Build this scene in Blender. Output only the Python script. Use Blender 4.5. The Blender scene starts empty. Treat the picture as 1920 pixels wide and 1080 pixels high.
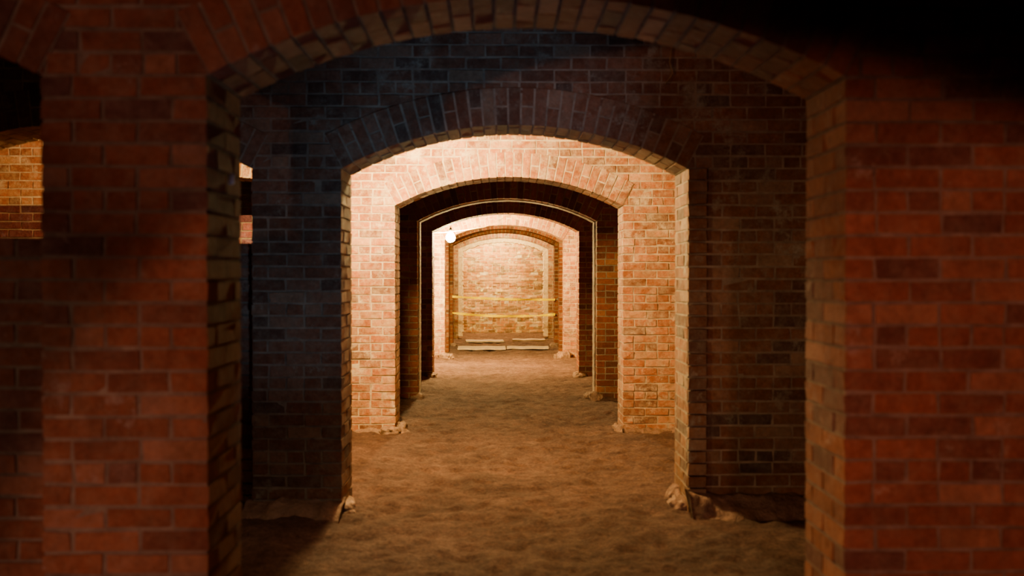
import bpy, math, random
from mathutils import Vector, noise, Matrix
random.seed(7)
scene = bpy.context.scene
COL = scene.collection

# ------------------------------------------------------------------ materials
def new_mat(name):
    m = bpy.data.materials.new(name); m.use_nodes = True
    nt = m.node_tree; nt.nodes.clear()
    out = nt.nodes.new('ShaderNodeOutputMaterial')
    b = nt.nodes.new('ShaderNodeBsdfPrincipled')
    nt.links.new(b.outputs[0], out.inputs[0])
    b.inputs['Specular IOR Level'].default_value = 0.2
    return m, nt, b
def noise_node(nt, vec, scale, detail=4, rough=0.6):
    n = nt.nodes.new('ShaderNodeTexNoise'); n.inputs['Scale'].default_value = scale
    n.inputs['Detail'].default_value = detail; n.inputs['Roughness'].default_value = rough
    nt.links.new(vec, n.inputs['Vector']); return n
def ramp(nt, fac, stops):
    r = nt.nodes.new('ShaderNodeValToRGB'); els = r.color_ramp.elements
    while len(els) < len(stops): els.new(0.5)
    for e, (p, c) in zip(els, stops):
        e.position = p; e.color = (c[0], c[1], c[2], 1) if not isinstance(c, (int, float)) else (c, c, c, 1)
    nt.links.new(fac, r.inputs[0]); return r
def mix(nt, fac, a, b, mode='MIX'):
    m = nt.nodes.new('ShaderNodeMix'); m.data_type = 'RGBA'; m.blend_type = mode
    if isinstance(fac, (int, float)): m.inputs[0].default_value = fac
    else: nt.links.new(fac, m.inputs[0])
    for s, v in ((6, a), (7, b)):
        if isinstance(v, tuple): m.inputs[s].default_value = (*v, 1)
        else: nt.links.new(v, m.inputs[s])
    return m.outputs[2]
def bump(nt, b, h, strength, dist=0.01):
    n = nt.nodes.new('ShaderNodeBump'); n.inputs['Strength'].default_value = strength
    n.inputs['Distance'].default_value = dist
    nt.links.new(h, n.inputs['Height']); nt.links.new(n.outputs[0], b.inputs['Normal'])
def pos(nt):
    return nt.nodes.new('ShaderNodeNewGeometry').outputs['Position']

def brick_mat(name, white=0.62, tint=(1, 1, 1), smear=0.25, wcol=(0.60, 0.49, 0.37), flat=0.0):
    m, nt, b = new_mat(name)
    p = pos(nt)
    at = nt.nodes.new('ShaderNodeAttribute'); at.attribute_name = 'rnd'
    c = ramp(nt, at.outputs['Fac'], [
        (0.0, (0.21, 0.115, 0.085)), (0.12, (0.28, 0.13, 0.085)), (0.3, (0.36, 0.145, 0.085)),
        (0.6, (0.41, 0.165, 0.095)), (0.85, (0.46, 0.21, 0.13)), (1.0, (0.53, 0.30, 0.19))]).outputs[0]
    if flat: c = mix(nt, flat, c, (0.36, 0.15, 0.095))
    n1 = noise_node(nt, p, 28, 5, 0.7)
    v = ramp(nt, n1.outputs[0], [(0.25, 0.70), (0.7, 1.18)]).outputs[0]
    c = mix(nt, 1.0, c, v, 'MULTIPLY')
    n5 = noise_node(nt, p, 13, 7, 0.8)
    f = ramp(nt, n5.outputs[0], [(0.44, 0.0), (0.72, smear*2.2)]).outputs[0]
    c = mix(nt, f, c, (0.55, 0.42, 0.30))
    n2 = noise_node(nt, p, 4.2, 8, 0.8)
    w = ramp(nt, n2.outputs[0], [(white - 0.05, 0.0), (white + 0.05, 0.8)]).outputs[0]
    c = mix(nt, w, c, wcol)
    n3 = noise_node(nt, p, 1.4, 6, 0.7)
    g = ramp(nt, n3.outputs[0], [(0.36, 0.68), (0.58, 1.0)]).outputs[0]
    c = mix(nt, 1.0, c, g, 'MULTIPLY')
    c = mix(nt, 1.0, c, tint, 'MULTIPLY')
    nt.links.new(c, b.inputs['Base Color']); b.inputs['Roughness'].default_value = 0.85
    n4 = noise_node(nt, p, 60, 6, 0.72)
    bump(nt, b, n4.outputs[0], 0.8, 0.007)
    return m
M_BRICK = brick_mat('red_brick', 0.575, (1, 0.98, 0.92), .40, flat=.1)
M_BRICKR = brick_mat('deep_red_brick', 0.64, (0.80, 0.72, 0.72), .15, flat=.15)
M_BRICKI = brick_mat('dim_lit_pinkish_brick', 0.60, (0.36, 0.26, 0.38), .3)  # tint stands in for dimmer, pinker light in the side bay
M_BRICKA = brick_mat('grey_tan_brick', 0.61, (0.60, 0.72, 0.72), .22)  # darker, greyer tint for the second archway
M_BRICKD = brick_mat('shaded_brick', 0.66, (0.58, 0.46, 0.40), .1)  # darker tint paints in the shade on the unlit archways
M_BRICKW = brick_mat('limed_red_brick', 0.59, (1, 1.04, .86), .3, (0.82, 0.72, 0.48))
def mortar(name, k, kb=1.0):
    m, nt, b = new_mat(name); p = pos(nt)
    n = noise_node(nt, p, 12, 6, 0.7)
    c = ramp(nt, n.outputs[0], [(0.3, (0.31*k, 0.23*k*kb, 0.165*k*kb)), (0.65, (0.57*k, 0.46*k*kb, 0.33*k*kb))]).outputs[0]
    nt.links.new(c, b.inputs['Base Color']); b.inputs['Roughness'].default_value = 0.95
    n4 = noise_node(nt, p, 90, 4, 0.7); bump(nt, b, n4.outputs[0], 0.6, 0.006)
    return m
M_MORTAR = mortar('lime_mortar', .95); M_MORTARD = mortar('aged_mortar', 0.62); M_MORTARR = mortar('dull_mortar', 0.50, .86)
M_MORTARS = mortar('shaded_mortar', .5); M_MORTARA = mortar('grey_mortar', .58, 1.03)  # M_MORTARS is darkened for the shade on the unlit archways
def flat_brick(name, axes):
    m, nt, b = new_mat(name); p = pos(nt)
    s = nt.nodes.new('ShaderNodeSeparateXYZ'); nt.links.new(p, s.inputs[0])
    cb = nt.nodes.new('ShaderNodeCombineXYZ')
    nt.links.new(s.outputs[axes[0]], cb.inputs[0]); nt.links.new(s.outputs[axes[1]], cb.inputs[1])
    t = nt.nodes.new('ShaderNodeTexBrick'); nt.links.new(cb.outputs[0], t.inputs['Vector'])
    t.inputs['Scale'].default_value = 1; t.inputs['Brick Width'].default_value = 0.205
    t.inputs['Row Height'].default_value = 0.0714; t.inputs['Mortar Size'].default_value = 0.006
    t.inputs['Color1'].default_value = (0.40, 0.15, 0.09, 1); t.inputs['Color2'].default_value = (0.2, 0.09, 0.07, 1)
    t.inputs['Mortar'].default_value = (0.4, 0.3, 0.22, 1); t.inputs['Mortar Smooth'].default_value = 0.3
    n = noise_node(nt, p, 20, 5)
    v = ramp(nt, n.outputs[0], [(0.3, 0.6), (0.7, 1.2)]).outputs[0]
    nt.links.new(mix(nt, 1.0, t.outputs[0], v, 'MULTIPLY'), b.inputs['Base Color'])
    b.inputs['Roughness'].default_value = 0.9
    inv = nt.nodes.new('ShaderNodeMath'); inv.operation = 'SUBTRACT'; inv.inputs[0].default_value = 1
    nt.links.new(t.outputs['Fac'], inv.inputs[1]); bump(nt, b, inv.outputs[0], 0.8, 0.006)
    return m
M_SIDE = flat_brick('side_wall_brick', (1, 2)); M_CEIL = flat_brick('vault_brick', (1, 0)); M_CROSS = flat_brick('cross_wall_brick', (0, 2))
def dirt():
    m, nt, b = new_mat('packed_dirt'); p = pos(nt)
    n0 = noise_node(nt, p, 1.3, 5, 0.65)
    n = noise_node(nt, p, 7, 12, 0.8); n2 = noise_node(nt, p, 50, 6, 0.8)
    c = ramp(nt, n.outputs[0], [(0.36, (0.175, 0.098, 0.072)), (0.5, (0.265, 0.155, 0.115)), (0.64, (0.35, 0.218, 0.165))]).outputs[0]
    v = ramp(nt, n2.outputs[0], [(0.35, 0.6), (0.6, 1.1), (0.75, 1.5)]).outputs[0]
    c = mix(nt, 1.0, c, v, 'MULTIPLY')
    v0 = ramp(nt, n0.outputs[0], [(0.35, 0.72), (0.62, 1.10)]).outputs[0]
    c = mix(nt, 1.0, c, v0, 'MULTIPLY')
    nt.links.new(c, b.inputs['Base Color'])
    b.inputs['Roughness'].default_value = 0.95
    n3 = noise_node(nt, p, 18, 12, 0.8); bump(nt, b, n3.outputs[0], 1.0, 0.065)
    return m
M_DIRT = dirt()
def simple(name, c1, c2, scale, bs=0.5, bd=0.01, rough=0.9):
    m, nt, b = new_mat(name); p = pos(nt); n = noise_node(nt, p, scale, 6, 0.7)
    c = ramp(nt, n.outputs[0], [(0.3, c1), (0.7, c2)]).outputs[0]
    nt.links.new(c, b.inputs['Base Color']); b.inputs['Roughness'].default_value = rough
    bump(nt, b, n.outputs[0], bs, bd); return m
M_STONE = simple('rough_footing_stone', (0.15, 0.09, 0.065), (0.36, 0.24, 0.17), 14, 1.0, 0.03)
M_LEDGE = simple('earthy_footing', (0.15, 0.09, 0.065), (0.33, 0.21, 0.15), 12, 1.0, 0.04)
M_LITEDGE = simple('pale_lit_edge', (0.5, 0.33, 0.2), (0.82, 0.66, 0.44), 18, 0.7, 0.01)  # pale colour standing in for light on the arch reveal
M_LITEDGED = simple('dull_lit_edge', (0.08, 0.055, 0.04), (0.5, 0.38, 0.27), 6, 0.7, 0.01)  # duller version of the painted lit edge
M_WOOD = simple('dusty_board', (0.40, 0.29, 0.19), (0.6, 0.46, 0.33), 8, 0.3)
M_TAPE = simple('yellow_plastic_tape', (0.80, 0.56, 0.0), (0.9, 0.66, 0.01), 10, 0.1, 0.002, 0.4)
M_CORD = simple('pale_cord', (0.3, 0.22, 0.10), (0.4, 0.3, 0.15), 30, 0.1)
M_BLACK = simple('black_rubber', (0.01, 0.01, 0.01), (0.03, 0.03, 0.03), 30, 0.1, 0.002, 0.5)
M_WHITE = simple('white_porcelain', (0.7, 0.7, 0.7), (0.85, 0.85, 0.85), 30, 0.05, 0.002, 0.3)
m, nt, b = new_mat('glowing_bulb_glass')
b.inputs['Base Color'].default_value = (1, 0.9, 0.7, 1)
b.inputs['Emission Color'].default_value = (1.0, 0.78, 0.36, 1); b.inputs['Emission Strength'].default_value = 5200
M_GLOW = m

# ------------------------------------------------------------------ mesh helper
class MB:
    def __init__(s): s.v = []; s.f = []; s.r = []; s.m = []
    def hexa(s, P, r, mi, jit=0.0):
        n = len(s.v)
        for p in P:
            s.v.append(tuple(c + random.uniform(-jit, jit) for c in p))
        for q in ((0,1,5,4),(1,2,6,5),(2,3,7,6),(3,0,4,7),(4,5,6,7),(3,2,1,0)):
            s.f.append(tuple(n+i for i in q)); s.r.append(r); s.m.append(mi)
    def box(s, x0, x1, y0, y1, z0, z1, r=0.5, mi=0, jit=0.0):
        s.hexa([(x0,y0,z0),(x1,y0,z0),(x1,y1,z0),(x0,y1,z0),(x0,y0,z1),(x1,y0,z1),(x1,y1,z1),(x0,y1,z1)], r, mi, jit)
    def brick(s, x0, x1, y0, y1, z0, z1, jit=0.003):
        g = 0.0062
        d = random.uniform(-0.002, 0.002)
        s.box(x0+g, x1-g, y0+d, y1, z0+g, z1-g, random.random(), 0, jit)
    def obj(s, name, mats, parent=None, origin=None):
        me = bpy.data.meshes.new(name)
        o = origin or Vector((0, 0, 0))
        me.from_pydata([(a-o[0], b_-o[1], c-o[2]) for a, b_, c in s.v], [], s.f)
        for mt in mats: me.materials.append(mt)
        me.polygons.foreach_set('material_index', s.m)
        a = me.attributes.new('rnd', 'FLOAT', 'FACE'); a.data.foreach_set('value', s.r)
        me.update()
        ob = bpy.data.objects.new(name, me); COL.objects.link(ob)
        if parent: ob.parent = parent; ob.location = Vector(o) - parent.location
        else: ob.location = o
        return ob

CH = 2.0/28; HW = 1.0; SPR = 2.0; RISE = 0.25
R = (HW**2 + RISE**2)/(2*RISE); ZC = SPR + RISE - R; HA = math.asin(HW/R); TOP = SPR + 14*CH
PW = 0.53

def row(x0, x1, k):
    L = 0.205
    cuts = [x0]
    if k % 6 == 4:
        x = x0 + L/2
        while x < x1 - 0.05: cuts.append(x); x += L/2
    else:
        x = x0 + (L if k % 2 == 0 else L/2)
        while x < x1 - 0.05: cuts.append(x + random.uniform(-.008, .008)); x += L
    cuts.append(x1)
    return [(cuts[i], cuts[i+1]) for i in range(len(cuts)-1)]

def stone(name, loc, size, seed, parent=None, sub=4, mat=None, pw=.8):
    import bmesh
    bm = bmesh.new(); bmesh.ops.create_icosphere(bm, subdivisions=sub, radius=1)
    S = Vector(size)
    for v in bm.verts:
        p = v.co.copy()
        q = Vector([math.copysign(abs(c)**pw, c) for c in p])
        w = Vector((q.x*S.x, q.y*S.y, q.z*S.z))
        off = Vector((seed*3.1, seed, 0))
        dist = noise.voronoi(w*16 + off)[0]
        lump = .012 - .035*min(dist[0], .6)
        fine = .008*noise.noise(w*40 + off) + .014*noise.noise(w*9+off)
        v.co = w + p*(lump + fine)
    me = bpy.data.meshes.new(name); bm.to_mesh(me); bm.free(); me.materials.append(mat or M_STONE)
    ob = bpy.data.objects.new(name, me); COL.objects.link(ob)
    if parent: ob.parent = parent; ob.location = Vector(loc) - parent.location
    else: ob.location = loc
    return ob

def archway(y0, th, xL, xR, centers, label, strip=False, mats=None, lining=None, farmats=None):
    mats = mats or [M_BRICK, M_MORTAR]
    y1 = y0 + th
    root = bpy.data.objects.new('brick_archway', None); COL.objects.link(root)
    root.location = (0, y0 + th/2, 0); root.empty_display_size = 0.3
    root['label'] = label; root['category'] = 'archway'
    centers = sorted(centers)
    ed = [xL]
    for c in centers: ed += [c-HW, c+HW]
    ed.append(xR)
    for i in range(0, len(ed), 2):
        a, b_ = ed[i], ed[i+1]
        mb = MB()
        mb.box(a+0.010, b_-0.010, y0+0.004, y1-0.006, -0.1, SPR, 0.5, 1)
        for k in range(-1, 28):
            z0, z1 = k*CH, (k+1)*CH
            cells = row(a, b_, k)
            long_c = (k % 2 == 1)
            dq = 0.21 if long_c else 0.105
            for j, (p, q) in enumerate(cells):
                dep = dq if j in (0, len(cells)-1) else 0.09
                mb.brick(p, q, y0, y0+dep, z0, z1)
            rest = [(y0+dq, y0+dq+0.215), (y0+dq+0.215, y1)] if y1-(y0+dq+0.215) > 0.06 else [(y0+dq, y1)]
            for side in (0, 1):
                for (p, q) in rest:
                    g = 0.006
                    if side == 0: mb.box(a+g, a+0.1, p+g, q-g, z0+g, z1-g, random.random(), 0, .0020)
                    else: mb.box(b_-0.1, b_-g, p+g, q-g, z0+g, z1-g, random.random(), 0, .0020)
            if strip and abs(a-HW) < 1e-6:
                mb.brick(a, a+0.118, y0-0.04, y0, z0, z1)
        mb.obj('pier', farmats if (farmats and b_ < -3) else mats, root, Vector(((a+b_)/2, y0+th/2, 0)))
    def zlow(x):
        for c in centers:
            u = abs(x-c)
            if u < HW: return ZC + math.sqrt((R+0.1)**2 - u*u)
        return SPR
    brk = sorted([c-HW for c in centers] + [c+HW for c in centers])
    def segs(xa, xb, step):
        pts = [xa] + [q for q in brk if xa+1e-4 < q < xb-1e-4] + [xb]
        out = []
        for u, v in zip(pts, pts[1:]):
            n = max(1, int(math.ceil((v-u)/step)))
            for i in range(n):
                s0 = u+(v-u)*i/n; s1 = u+(v-u)*(i+1)/n
                out.append((s0, s1, zlow(s0+1e-5), zlow(s1-1e-5)))
        return out
    mb = MB()
    for xa, xb, za, zb in segs(xL, xR, .04):
        mb.hexa([(xa,y0+.004,za),(xb,y0+.004,zb),(xb,y1-.006,zb),(xa,y1-.006,za),
                 (xa,y0+.004,TOP),(xb,y0+.004,TOP),(xb,y1-.006,TOP),(xa,y1-.006,TOP)], 0.5, 1)
    for k in range(28, 42):
        z0, z1 = k*CH, (k+1)*CH
        for (p, q) in row(xL, xR, k):
            g = .006
            sg = segs(p+g, q-g, .055)
            mx = max(max(s[2], s[3]) for s in sg); mn = min(min(s[2], s[3]) for s in sg)
            if mn > z1-g-0.006: continue
            if mx <= z0+g+1e-6:
                mb.brick(p, q, y0, y0+0.09, z0, z1); continue
            r = random.random()
            for (xa, xb, la, lb) in sg:
                la = min(max(la, z0+g), z1-g); lb = min(max(lb, z0+g), z1-g)
                if la > z1-g-.004 and lb > z1-g-.004: continue
                mb.hexa([(xa,y0,la),(xb,y0,lb),(xb,y0+.09,lb),(xa,y0+.09,la),
                         (xa,y0,z1-g),(xb,y0,z1-g),(xb,y0+.09,z1-g),(xa,y0+.09,z1-g)], r, 0)
    mb.obj('spandrel_wall', mats, root, Vector((0, y0+th/2, SPR)))
    for c in centers:
        mb = MB()
        def P(r, a, y): return (c + r*math.sin(a), y, ZC + r*math.cos(a))
        def wedge(r0, r1, a0, a1, ya, yb, rr, mi, jit):
            mb.hexa([P(r0,a0,ya),P(r0,a1,ya),P(r0,a1,yb),P(r0,a0,yb),P(r1,a0,ya),P(r1,a1,ya),P(r1,a1,yb),P(r1,a0,yb)], rr, mi, jit)
        S = 40
        for i in range(S):
            a0 = -HA + 2*HA*i/S; a1 = -HA + 2*HA*(i+1)/S
            wedge(R+.004, R+.215, a0, a1, y0-.003, y1-.004, 0.5, 1, 0)
        NV = 29; yf = y0-0.007
        for i in range(NV):
            a0 = -HA + 2*HA*i/NV; a1 = -HA + 2*HA*(i+1)/NV; g = 0.006; ga = g/R
            if i % 2 == 0:
                rr = [(R, R+.222)]; yy = [(yf, y0+.105), (y0+.105, y0+.31), (y0+.31, y1)]
            else:
                rr = [(R, R+.108), (R+.108, R+.222)]; yy = [(yf, y0+.205), (y0+.205, y1)]
            for (r0, r1) in rr:
                for j, (ya, yb) in enumerate(yy):
                    wedge(r0+(g if r0 > R else random.uniform(-.001, .001)), r1-g, a0+ga, a1-ga, ya+(g if j else 0), yb-g, random.random()*0.97, 0, .0015)
        mb.obj('arch_ring', mats, root, Vector((c, y0+th/2, SPR)))
        if lining:  # added pale lining paints in light along the arch's inner edge
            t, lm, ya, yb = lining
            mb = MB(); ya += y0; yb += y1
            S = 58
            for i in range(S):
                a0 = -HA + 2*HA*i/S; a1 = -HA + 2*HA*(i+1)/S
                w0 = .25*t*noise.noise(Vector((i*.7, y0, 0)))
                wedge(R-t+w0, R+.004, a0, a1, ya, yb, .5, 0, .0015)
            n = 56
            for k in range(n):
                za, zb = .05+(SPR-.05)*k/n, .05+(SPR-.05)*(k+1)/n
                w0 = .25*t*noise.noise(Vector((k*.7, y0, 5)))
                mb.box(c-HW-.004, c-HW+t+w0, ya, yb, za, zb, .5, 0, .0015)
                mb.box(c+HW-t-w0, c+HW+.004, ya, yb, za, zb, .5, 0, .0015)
            o = mb.obj('lit_edge_lining', [lm], root, Vector((c, y0+th/2, SPR)))
            o['label'] = "added pale lining standing in for the lit inner edge of the arch"
    return root

T = 0.41
XL, XR = -5.2, 2.3
AY = [3.14, 5.79, 8.78, 11.14, 13.67, 16.8, 19.6, 22.2, 18.1]
labs = ["large dim red brick archway with thick square piers on dirt floor",
        "dark brick archway with segmental arch on dirt floor",
        "brightly lit orange brick archway with pale mortar and stone footings",
        "shadowed dark brick archway edged with a thin pale line",
        "dark brick archway in front of the bare hanging bulb",
        "lit red brick archway beside the bare bulb with footing stones",
        "dark brick archway with yellow tape strung across its opening",
        "small lit archway with pale border before the blocked-up brick wall",
        "dark brick archway standing between the bulb and the yellow tape"]
archs = []
AC = -2*HW-PW
for i, y in enumerate(AY):
    if i == 0: archs.append(archway(y, T, XL, XR, [AC, 0], labs[i], mats=[M_BRICKR, M_MORTARR]))
    elif i == 1: archs.append(archway(y, T, XL, XR, [AC, 0], labs[i], strip=True, mats=[M_BRICKA, M_MORTARA]))
    elif i == 2: archs.append(archway(y, T, XL, XR, [AC, 0], labs[i], farmats=[M_BRICKI, M_MORTARR]))
    elif i == 3: archs.append(archway(y, T, XL, 1.8, [0], labs[i], mats=[M_BRICKD, M_MORTARS], lining=(.006, M_LITEDGED, .2, .004)))
    elif i in (4, 6, 8): archs.append(archway(y, T, -1.8, 1.8, [0], labs[i], mats=[M_BRICKD, M_MORTARS]))
    else: archs.append(archway(y, T, -1.8, 1.8, [0], labs[i], lining=(.10, M_LITEDGE, .03, -.1) if i == 7 else None))

def foot(ai, lst):
    for j, (x, y, z, sx, sy, sz) in enumerate(lst):
        stone('footing_stone', (x, y, z), (sx, sy, sz), ai*7+j*1.7+1, archs[ai])
foot(1, [(-1.0, 5.95, -.02, .055, .17, .07), (-.96, 5.80, -.03, .045, .06, .04), (1.0, 5.92, -.02, .08, .14, .09), (1.0, 6.08, 0.01, .06, .10, .09), (.93, 5.82, -.035, .06, .07, .04)])
foot(2, [(-1.25, 8.76, -.01, .13, .06, .05), (-1.05, 8.77, 0, .10, .07, .06), (-.97, 8.97, -.01, .06, .17, .07), (1.0, 8.9, -.01, .08, .14, .07),
         (-.92, 8.80, -.02, .05, .06, .04)])
foot(3, [(-1.03, 11.25, 0.0, .09, .14, .07), (1.0, 11.18, .01, .09, .10, .08), (.93, 11.3, .0, .07, .10, .06)])
foot(4, [(-1.03, 13.75, .0, .09, .2, .06), (1.03, 13.75, .0, .10, .2, .06)])
foot(5, [(-1.02, 16.82, .01, .11, .12, .09), (-.93, 16.95, .01, .07, .12, .06), (1.02, 16.82, .02, .14, .12, .10), (.90, 16.9, .01, .07, .12, .06)])
foot(6, [(-1.0, 19.7, .0, .08, .2, .07), (1.0, 19.7, .0, .10, .2, .08)])
def ledge(ai, x0, x1, y0, y1, h, seed):
    n, m_ = int((x1-x0)/.02), int((y1-y0)/.02); vs = []; fs = []
    prof = [(y0-.22, -.10), (y0-.16, -.01), (y0-.10, h*.3), (y0-.04, h*.65), (y0+.01, h*.9)] + [(y0+.03+(y1-y0-.03)*j/m_, h) for j in range(m_+1)]
    K = len(prof)
    for i in range(n+1):
        x = x0+(x1-x0)*i/n
        for (yy, zz) in prof:
            q = Vector((x*9+seed, yy*9, zz*9))
            lum = .015-.03*min(noise.voronoi(Vector((x*11+seed, yy*11, zz*11)))[0][0], .7)
            vs.append((x, yy+.05*noise.noise(q*.6)+.02*noise.noise(q*2.3)-lum*.5, zz+(.02*noise.noise(q*.5)+.012*noise.noise(q*2.5)+lum)*(1 if zz > 0 else 0)))
    for i in range(n):
        for k in range(K-1): fs.append((i*K+k, (i+1)*K+k, (i+1)*K+k+1, i*K+k+1))
    fs.append(tuple(range(K))[::-1]); fs.append(tuple(n*K+k for k in range(K)))
    me = bpy.data.meshes.new('footing_ledge'); o = archs[ai].location
    me.from_pydata([(a-o.x, b-o.y, c-o.z) for a, b, c in vs], [], fs); me.materials.append(M_LEDGE)
    for p in me.polygons: p.use_smooth = True
    ob = bpy.data.objects.new('footing_ledge', me); COL.objects.link(ob); ob.parent = archs[ai]
ledge(1, 1.0, 2.25, 5.68, 5.85, .11, 3)
ledge(1, -1.55, -.99, 5.70, 5.85, .07, 8)
ledge(2, 1.0, 1.9, 8.72, 8.85, .04, 12)

def infill(ai, y, n, mats, lab):
    mb = MB(); a, b_ = AC-HW+.003, AC+HW-.003
    mb.box(a, b_, y+.006, y+.2, -.1, n*CH-.01, .5, 1)
    for k in range(-1, n):
        for (p, q) in row(a, b_, k): mb.brick(p, q, y, y+.2, k*CH, (k+1)*CH)
    o = mb.obj('infill_wall', mats, archs[ai], Vector((AC, y, 0))); o['label'] = lab
infill(0, 3.30, 21, [M_BRICKR, M_MORTARR], "chest-high dim brick infill wall between two piers")
infill(1, 5.92, 22, [M_BRICK, M_MORTARD], "chest-high dark brick infill wall between two piers")
infill(2, 8.96, 27, [M_BRICKI, M_MORTARS], "dark brick infill blocking the side bay")

# ------------------------------------------------------------------ structure
def struct(o): o['kind'] = 'structure'; return o
def slab(name, x0, x1, y0, y1, z0, z1, mat):
    mb = MB(); mb.box(x0, x1, y0, y1, z0, z1)
    return struct(mb.obj(name, [mat], None, Vector(((x0+x1)/2, (y0+y1)/2, z0))))
YB, YF = -2.6, 25.3
slab('ceiling', XL-.2, XR+.2, YB, YF, TOP+.004, TOP+.15, M_CEIL)
slab('wall_left', XL-.2, XL-.004, YB, AY[3]+T, -.1, TOP, M_SIDE)
slab('wall_right', XR+.004, XR+.2, YB, AY[2]+T, -.1, TOP, M_SIDE)
slab('wall_front', XL, XR, YB-.2, YB, -.1, TOP, M_CROSS)
slab('wall_left_inner', -1.95, -1.804, AY[3]+T, YF, -.1, TOP, M_SIDE)
slab('wall_right_inner', 1.804, 1.95, AY[2]+T, YF, -.1, TOP, M_SIDE)
mb = MB(); yw = 24.75
mb.box(-1.8, 1.8, yw+.004, yw+.3, -.1, TOP, .5, 1)
for k in range(-1, 42):
    for (p, q) in row(-1.8, 1.8, k):
        mb.brick(p, q, yw + random.uniform(-.016, .004), yw+.1, k*CH, (k+1)*CH, .005)
struct(mb.obj('wall_far', [M_BRICKW, M_MORTAR], None, Vector((0, yw, 0))))

nx, ny = 230, 1000
fx0, fx1, fy0, fy1 = XL-.1, XR+.1, YB, 25.0
def fz(x, y):
    h = 0.025*noise.noise(Vector((x*.9, y*.9, 0))) + 0.018*noise.noise(Vector((x*2.6, y*2.6, 4))) + 0.020*noise.noise(Vector((x*6, y*6, 9))) + .018*noise.noise(Vector((x*13, y*13, 2)))
    e = max(0, abs(x)-.7); h += 0.06*min(e, .5)
    return h - 0.014
vs = [(fx0+(fx1-fx0)*i/nx, fy0+(fy1-fy0)*j/ny) for j in range(ny+1) for i in range(nx+1)]
me = bpy.data.meshes.new('floor')
me.from_pydata([(x, y, fz(x, y)) for x, y in vs], [], [(j*(nx+1)+i, j*(nx+1)+i+1, (j+1)*(nx+1)+i+1, (j+1)*(nx+1)+i) for j in range(ny) for i in range(nx)])
me.materials.append(M_DIRT)
for p in me.polygons: p.use_smooth = True
fl = bpy.data.objects.new('floor', me); COL.objects.link(fl); struct(fl)

# ------------------------------------------------------------------ props
def tube(name, pts, rad, mat, parent=None, S=8):
    pts = [Vector(p) for p in pts]; vs = []; fs = []
    o = parent.location.copy() if parent else pts[0].copy()
    for i, p in enumerate(pts):
        d = (pts[min(i+1, len(pts)-1)] - pts[max(i-1, 0)]).normalized()
        u = d.orthogonal().normalized() if abs(d.z) > .9 else d.cross(Vector((0, 0, 1))).normalized()
        w = d.cross(u)
        for s in range(S):
            t = 2*math.pi*s/S; vs.append(p - o + (u*math.cos(t) + w*math.sin(t))*rad)
    for i in range(len(pts)-1):
        for s in range(S): fs.append((i*S+s, i*S+(s+1) % S, (i+1)*S+(s+1) % S, (i+1)*S+s))
    me = bpy.data.meshes.new(name); me.from_pydata(vs, [], fs); me.materials.append(mat)
    for p in me.polygons: p.use_smooth = True
    ob = bpy.data.objects.new(name, me); COL.objects.link(ob)
    if parent: ob.parent = parent
    else: ob.location = o
    return ob
def lathe(name, prof, mat, loc, parent):
    import bmesh
    bm = bmesh.new(); S = 24; rings = []
    for r, z in prof: rings.append([bm.verts.new((r*math.cos(2*math.pi*i/S), r*math.sin(2*math.pi*i/S), z)) for i in range(S)])
    for a, b_ in zip(rings, rings[1:]):
        for i in range(S): bm.faces.new((a[i], a[(i+1) % S], b_[(i+1) % S], b_[i]))
    bm.faces.new(rings[0][::-1]); bm.faces.new(rings[-1])
    me = bpy.data.meshes.new(name); bm.to_mesh(me); bm.free(); me.materials.append(mat)
    for p in me.polygons: p.use_smooth = True
    ob = bpy.data.objects.new(name, me); COL.objects.link(ob); ob.parent = parent; ob.location = loc
    return ob
BL = Vector((-0.835, 15.3, 1.975))
lamp = bpy.data.objects.new('hanging_light_bulb', None); COL.objects.link(lamp); lamp.location = BL
lamp['label'] = "bare glowing incandescent bulb hanging from a pale cord"; lamp['category'] = 'light bulb'
br = .072
prof = [(0.005, -br)] + [(br*math.cos(t), br*math.sin(t)) for t in [math.radians(x) for x in range(-80, 41, 12)]] + [(0.036, .074), (0.02, .092)]
lathe('bulb_glass', prof, M_GLOW, (0, 0, 0), lamp)
lathe('socket', [(0.02, .088), (0.024, .092), (0.024, .13), (0.012, .15), (0.006, .16)], M_BLACK, (0, 0, 0), lamp)
tube('cord', [(BL.x, BL.y, BL.z+.155), (BL.x-.01, BL.y, BL.z+.5), (BL.x, BL.y, TOP)], .005, M_CORD, lamp)
ctrl = [(-1.79, 15.42, 2.00), (-1.3, 15.42, 2.05), (-.95, 15.42, 2.06), (-.6, 15.42, 2.10), (-.3, 15.42, 2.15), (.2, 15.4, 2.4), (.6, 15.3, 2.8), (.7, 15.3, 2.99)]
o = tube('electric_cord', ctrl, .004, M_CORD); o['label'] = "thin pale electric cord strung across the gallery near the bulb"; o['category'] = 'cord'
o = tube('hanging_wire', [(.91, 5.77, 2.74), (.90, 5.72, 2.68), (.885, 5.70, 2.60), (.90, 5.70, 2.53), (.86, 5.70, 2.47)], .0035, M_CORD)
o['label'] = "short bent wire hanging from dark brick wall"; o['category'] = 'wire'

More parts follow.
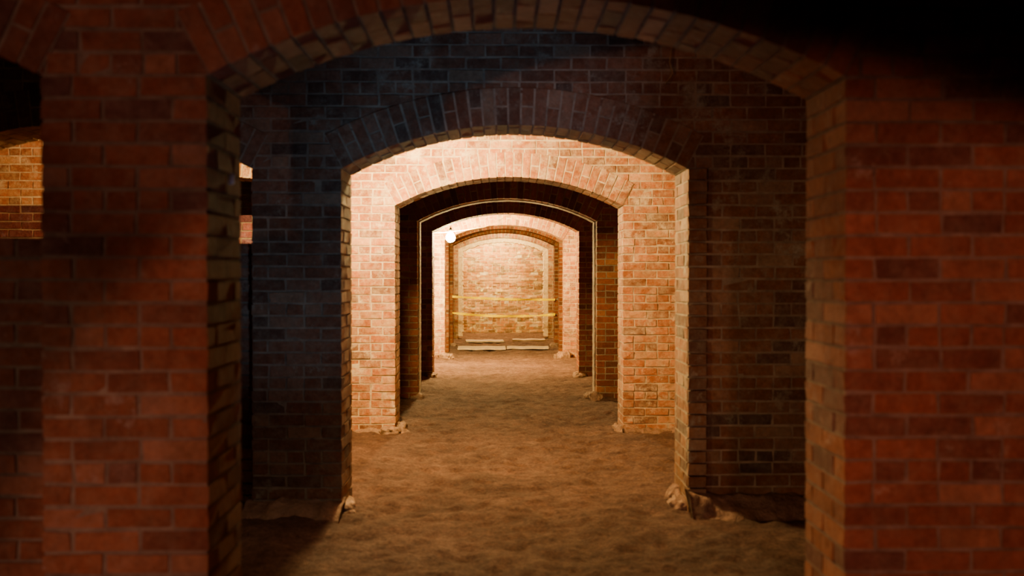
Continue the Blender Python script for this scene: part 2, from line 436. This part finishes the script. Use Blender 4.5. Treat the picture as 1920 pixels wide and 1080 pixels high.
def tape(z0, z1, sag, lab, seed):
    N = 60; vs = []; fs = []
    for i in range(N+1):
        t = i/N; x = -1.01+2.02*t
        z = z0+(z1-z0)*t - sag*4*t*(1-t); yy = 19.54 + .015*math.sin(t*9+seed)
        tw = .5*math.sin(t*7+seed) + .6*math.sin(t*15+seed)
        h = .025
        vs += [(x, yy-h*math.sin(tw), z-h*math.cos(tw)), (x, yy+h*math.sin(tw), z+h*math.cos(tw))]
    fs = [(2*i, 2*i+2, 2*i+3, 2*i+1) for i in range(N)]
    me = bpy.data.meshes.new('barrier_tape'); me.from_pydata(vs, [], fs); me.materials.append(M_TAPE)
    ob = bpy.data.objects.new('barrier_tape', me); COL.objects.link(ob)
    ob['label'] = lab; ob['category'] = 'tape'; ob['group'] = 'yellow tapes across the archway'
tape(.99, .93, .02, "yellow plastic barrier tape stretched across brick archway, upper strand", 0)
tape(.67, .64, .05, "yellow plastic barrier tape sagging across brick archway, lower strand", 2)

def board(x0, x1, y0, y1, z, rot, lab):
    mb = MB(); w, d = (x1-x0)/2, (y1-y0)/2
    S = 10
    for i in range(S):
        a = -w+2*w*i/S; c = -w+2*w*(i+1)/S
        za = .004*math.sin(i*1.3); zb = .004*math.sin((i+1)*1.3)
        mb.hexa([(a,-d,za),(c,-d,zb),(c,d,zb),(a,d,za),(a,-d,za+.03),(c,-d,zb+.03),(c,d,zb+.03),(a,d,za+.03)], .5, 0)
    o = mb.obj('wooden_board', [M_WOOD]); o.location = ((x0+x1)/2, (y0+y1)/2, z); o.rotation_euler = (0, 0, rot)
    o['label'] = lab; o['category'] = 'board'; o['group'] = 'old boards lying on the dirt'
board(-.88, .03, 18.75, 19.4, .0, .02, "wide pale dusty board lying flat on dirt")
board(.06, .86, 18.95, 19.4, .0, -.02, "pale dusty board lying on dirt under the tape")
board(-.8, .0, 20.9, 21.4, .0, .06, "narrow pale board lying on dirt past the tape")
board(.2, .9, 21.3, 21.7, .0, .02, "narrow pale board lying on dirt past the tape")

kn = bpy.data.objects.new('porcelain_insulator', None); COL.objects.link(kn)
kn.location = (-.985, 3.34, 1.695)
kn['label'] = "small white porcelain insulator knob on brick jamb"; kn['category'] = 'insulator'
lathe('knob', [(0.008, -.018), (0.012, -.012), (.009, .0), (0.012, .012), (0.008, .018)], M_WHITE, (0, 0, 0), kn)

# ------------------------------------------------------------------ lights
def point(loc, w, col, r=.05):
    l = bpy.data.lights.new('bulb_or_fill_light', 'POINT'); l.energy = w; l.color = col; l.shadow_soft_size = r
    o = bpy.data.objects.new('bulb_or_fill_light', l); COL.objects.link(o); o.location = loc
def spot(loc, tgt, w, col, ang, blend, r=.05):  # unseen spots added to light piers, jambs, walls and floor
    l = bpy.data.lights.new('fill_spot', 'SPOT'); l.energy = w; l.color = col; l.spot_size = math.radians(ang); l.spot_blend = blend
    l.shadow_soft_size = r
    o = bpy.data.objects.new('fill_spot', l); COL.objects.link(o); o.location = loc
    o.rotation_euler = (Vector(tgt)-Vector(loc)).to_track_quat('-Z', 'Y').to_euler()
W = (1.0, 0.775, 0.39)
point((-.95, 7.25, 2.58), 640, W, .12)
point((-.3, 23.6, 2.42), 380, (1.0, .82, .40))
point((0, 21.2, 2.6), 170, (1.0, .79, .38))
point((-3.2, 7.3, 2.5), 14, (1.0, .45, .4))  # unseen pink fill added for the left side bay
spot((-1.3, -1.2, .9), (.3, 3.14, -.1), 190, (1.0, .52, .42), 54, .08, .1)  # cone edge stands in for an arch's shadow across the right pier
spot((-2.0, -1.2, 1.3), (-1.2, 3.14, 1.7), 60, (1.0, .62, .52), 50, .8)
spot((-2.0, -1.2, 1.3), (-.85, 3.14, 2.45), 130, (1.0, .58, .50), 32, .9)
spot((-2.1, -1.0, 1.3), (-1.85, 3.3, .7), 65, (1.0, .80, .66), 26, .6)
spot((.5, -1.0, 1.4), (1.5, 3.14, .80), 150, (1.0, .47, .37), 31, .5)
spot((-.5, 1.9, 1.2), (1.0, 3.35, 1.2), 16, (1.0, .36, .26), 56, .9)
spot((.5, 1.9, .9), (-1.0, 3.35, .7), 7, (1.0, .40, .30), 50, .9)
spot((-.9, 3.75, 1.3), (1.6, 5.79, .85), 42, (1.0, .74, .44), 52, .8)
spot((.9, 3.75, 1.0), (-1.35, 5.79, .40), 24, (.88, .84, .92), 50, 1.0)
spot((-.2, 2.2, .4), (-.2, 5.79, 2.3), 180, (.36, .60, 1.0), 32, 1.0)  # cool fill added for the bluish tone on the arch crown
spot((-.1, 2.2, .4), (-1.35, 5.79, 1.6), 100, (.38, .62, 1.0), 32, 1.0)
spot((0, 3.0, .3), (-.3, 3.35, 2.2), 12, (.36, .56, 1.0), 75, .8)
spot((-1.15, 4.3, 2.9), (-1.1, 4.75, 0), 95, (1.0, .68, .42), 54, 1.0, .1)
spot((1.45, 12.7, 1.1), (-1, 11.35, 1.7), 150, W, 80, .5)  # added fill from behind, to brighten the inner edges of the fourth archway
spot((-1.45, 12.7, 1.1), (1, 11.35, 1.7), 70, W, 80, .5)
w = bpy.data.worlds.new('World'); scene.world = w; w.use_nodes = True
w.node_tree.nodes['Background'].inputs[0].default_value = (.02, .015, .012, 1)
w.node_tree.nodes['Background'].inputs[1].default_value = 0.1

# ------------------------------------------------------------------ camera
cam = bpy.data.cameras.new('Camera'); co = bpy.data.objects.new('Camera', cam); COL.objects.link(co)
cam.lens = 35; cam.sensor_width = 36; cam.clip_start = .05
co.location = (-.09, 0, 1.366); co.rotation_euler = (math.radians(90-.61), 0, math.radians(-.74))
cam.dof.use_dof = True; cam.dof.focus_distance = 13; cam.dof.aperture_fstop = 1.9
scene.camera = co
scene.view_settings.view_transform = 'AgX'
scene.view_settings.look = 'AgX - Medium High Contrast'
scene.view_settings.exposure = 0.0
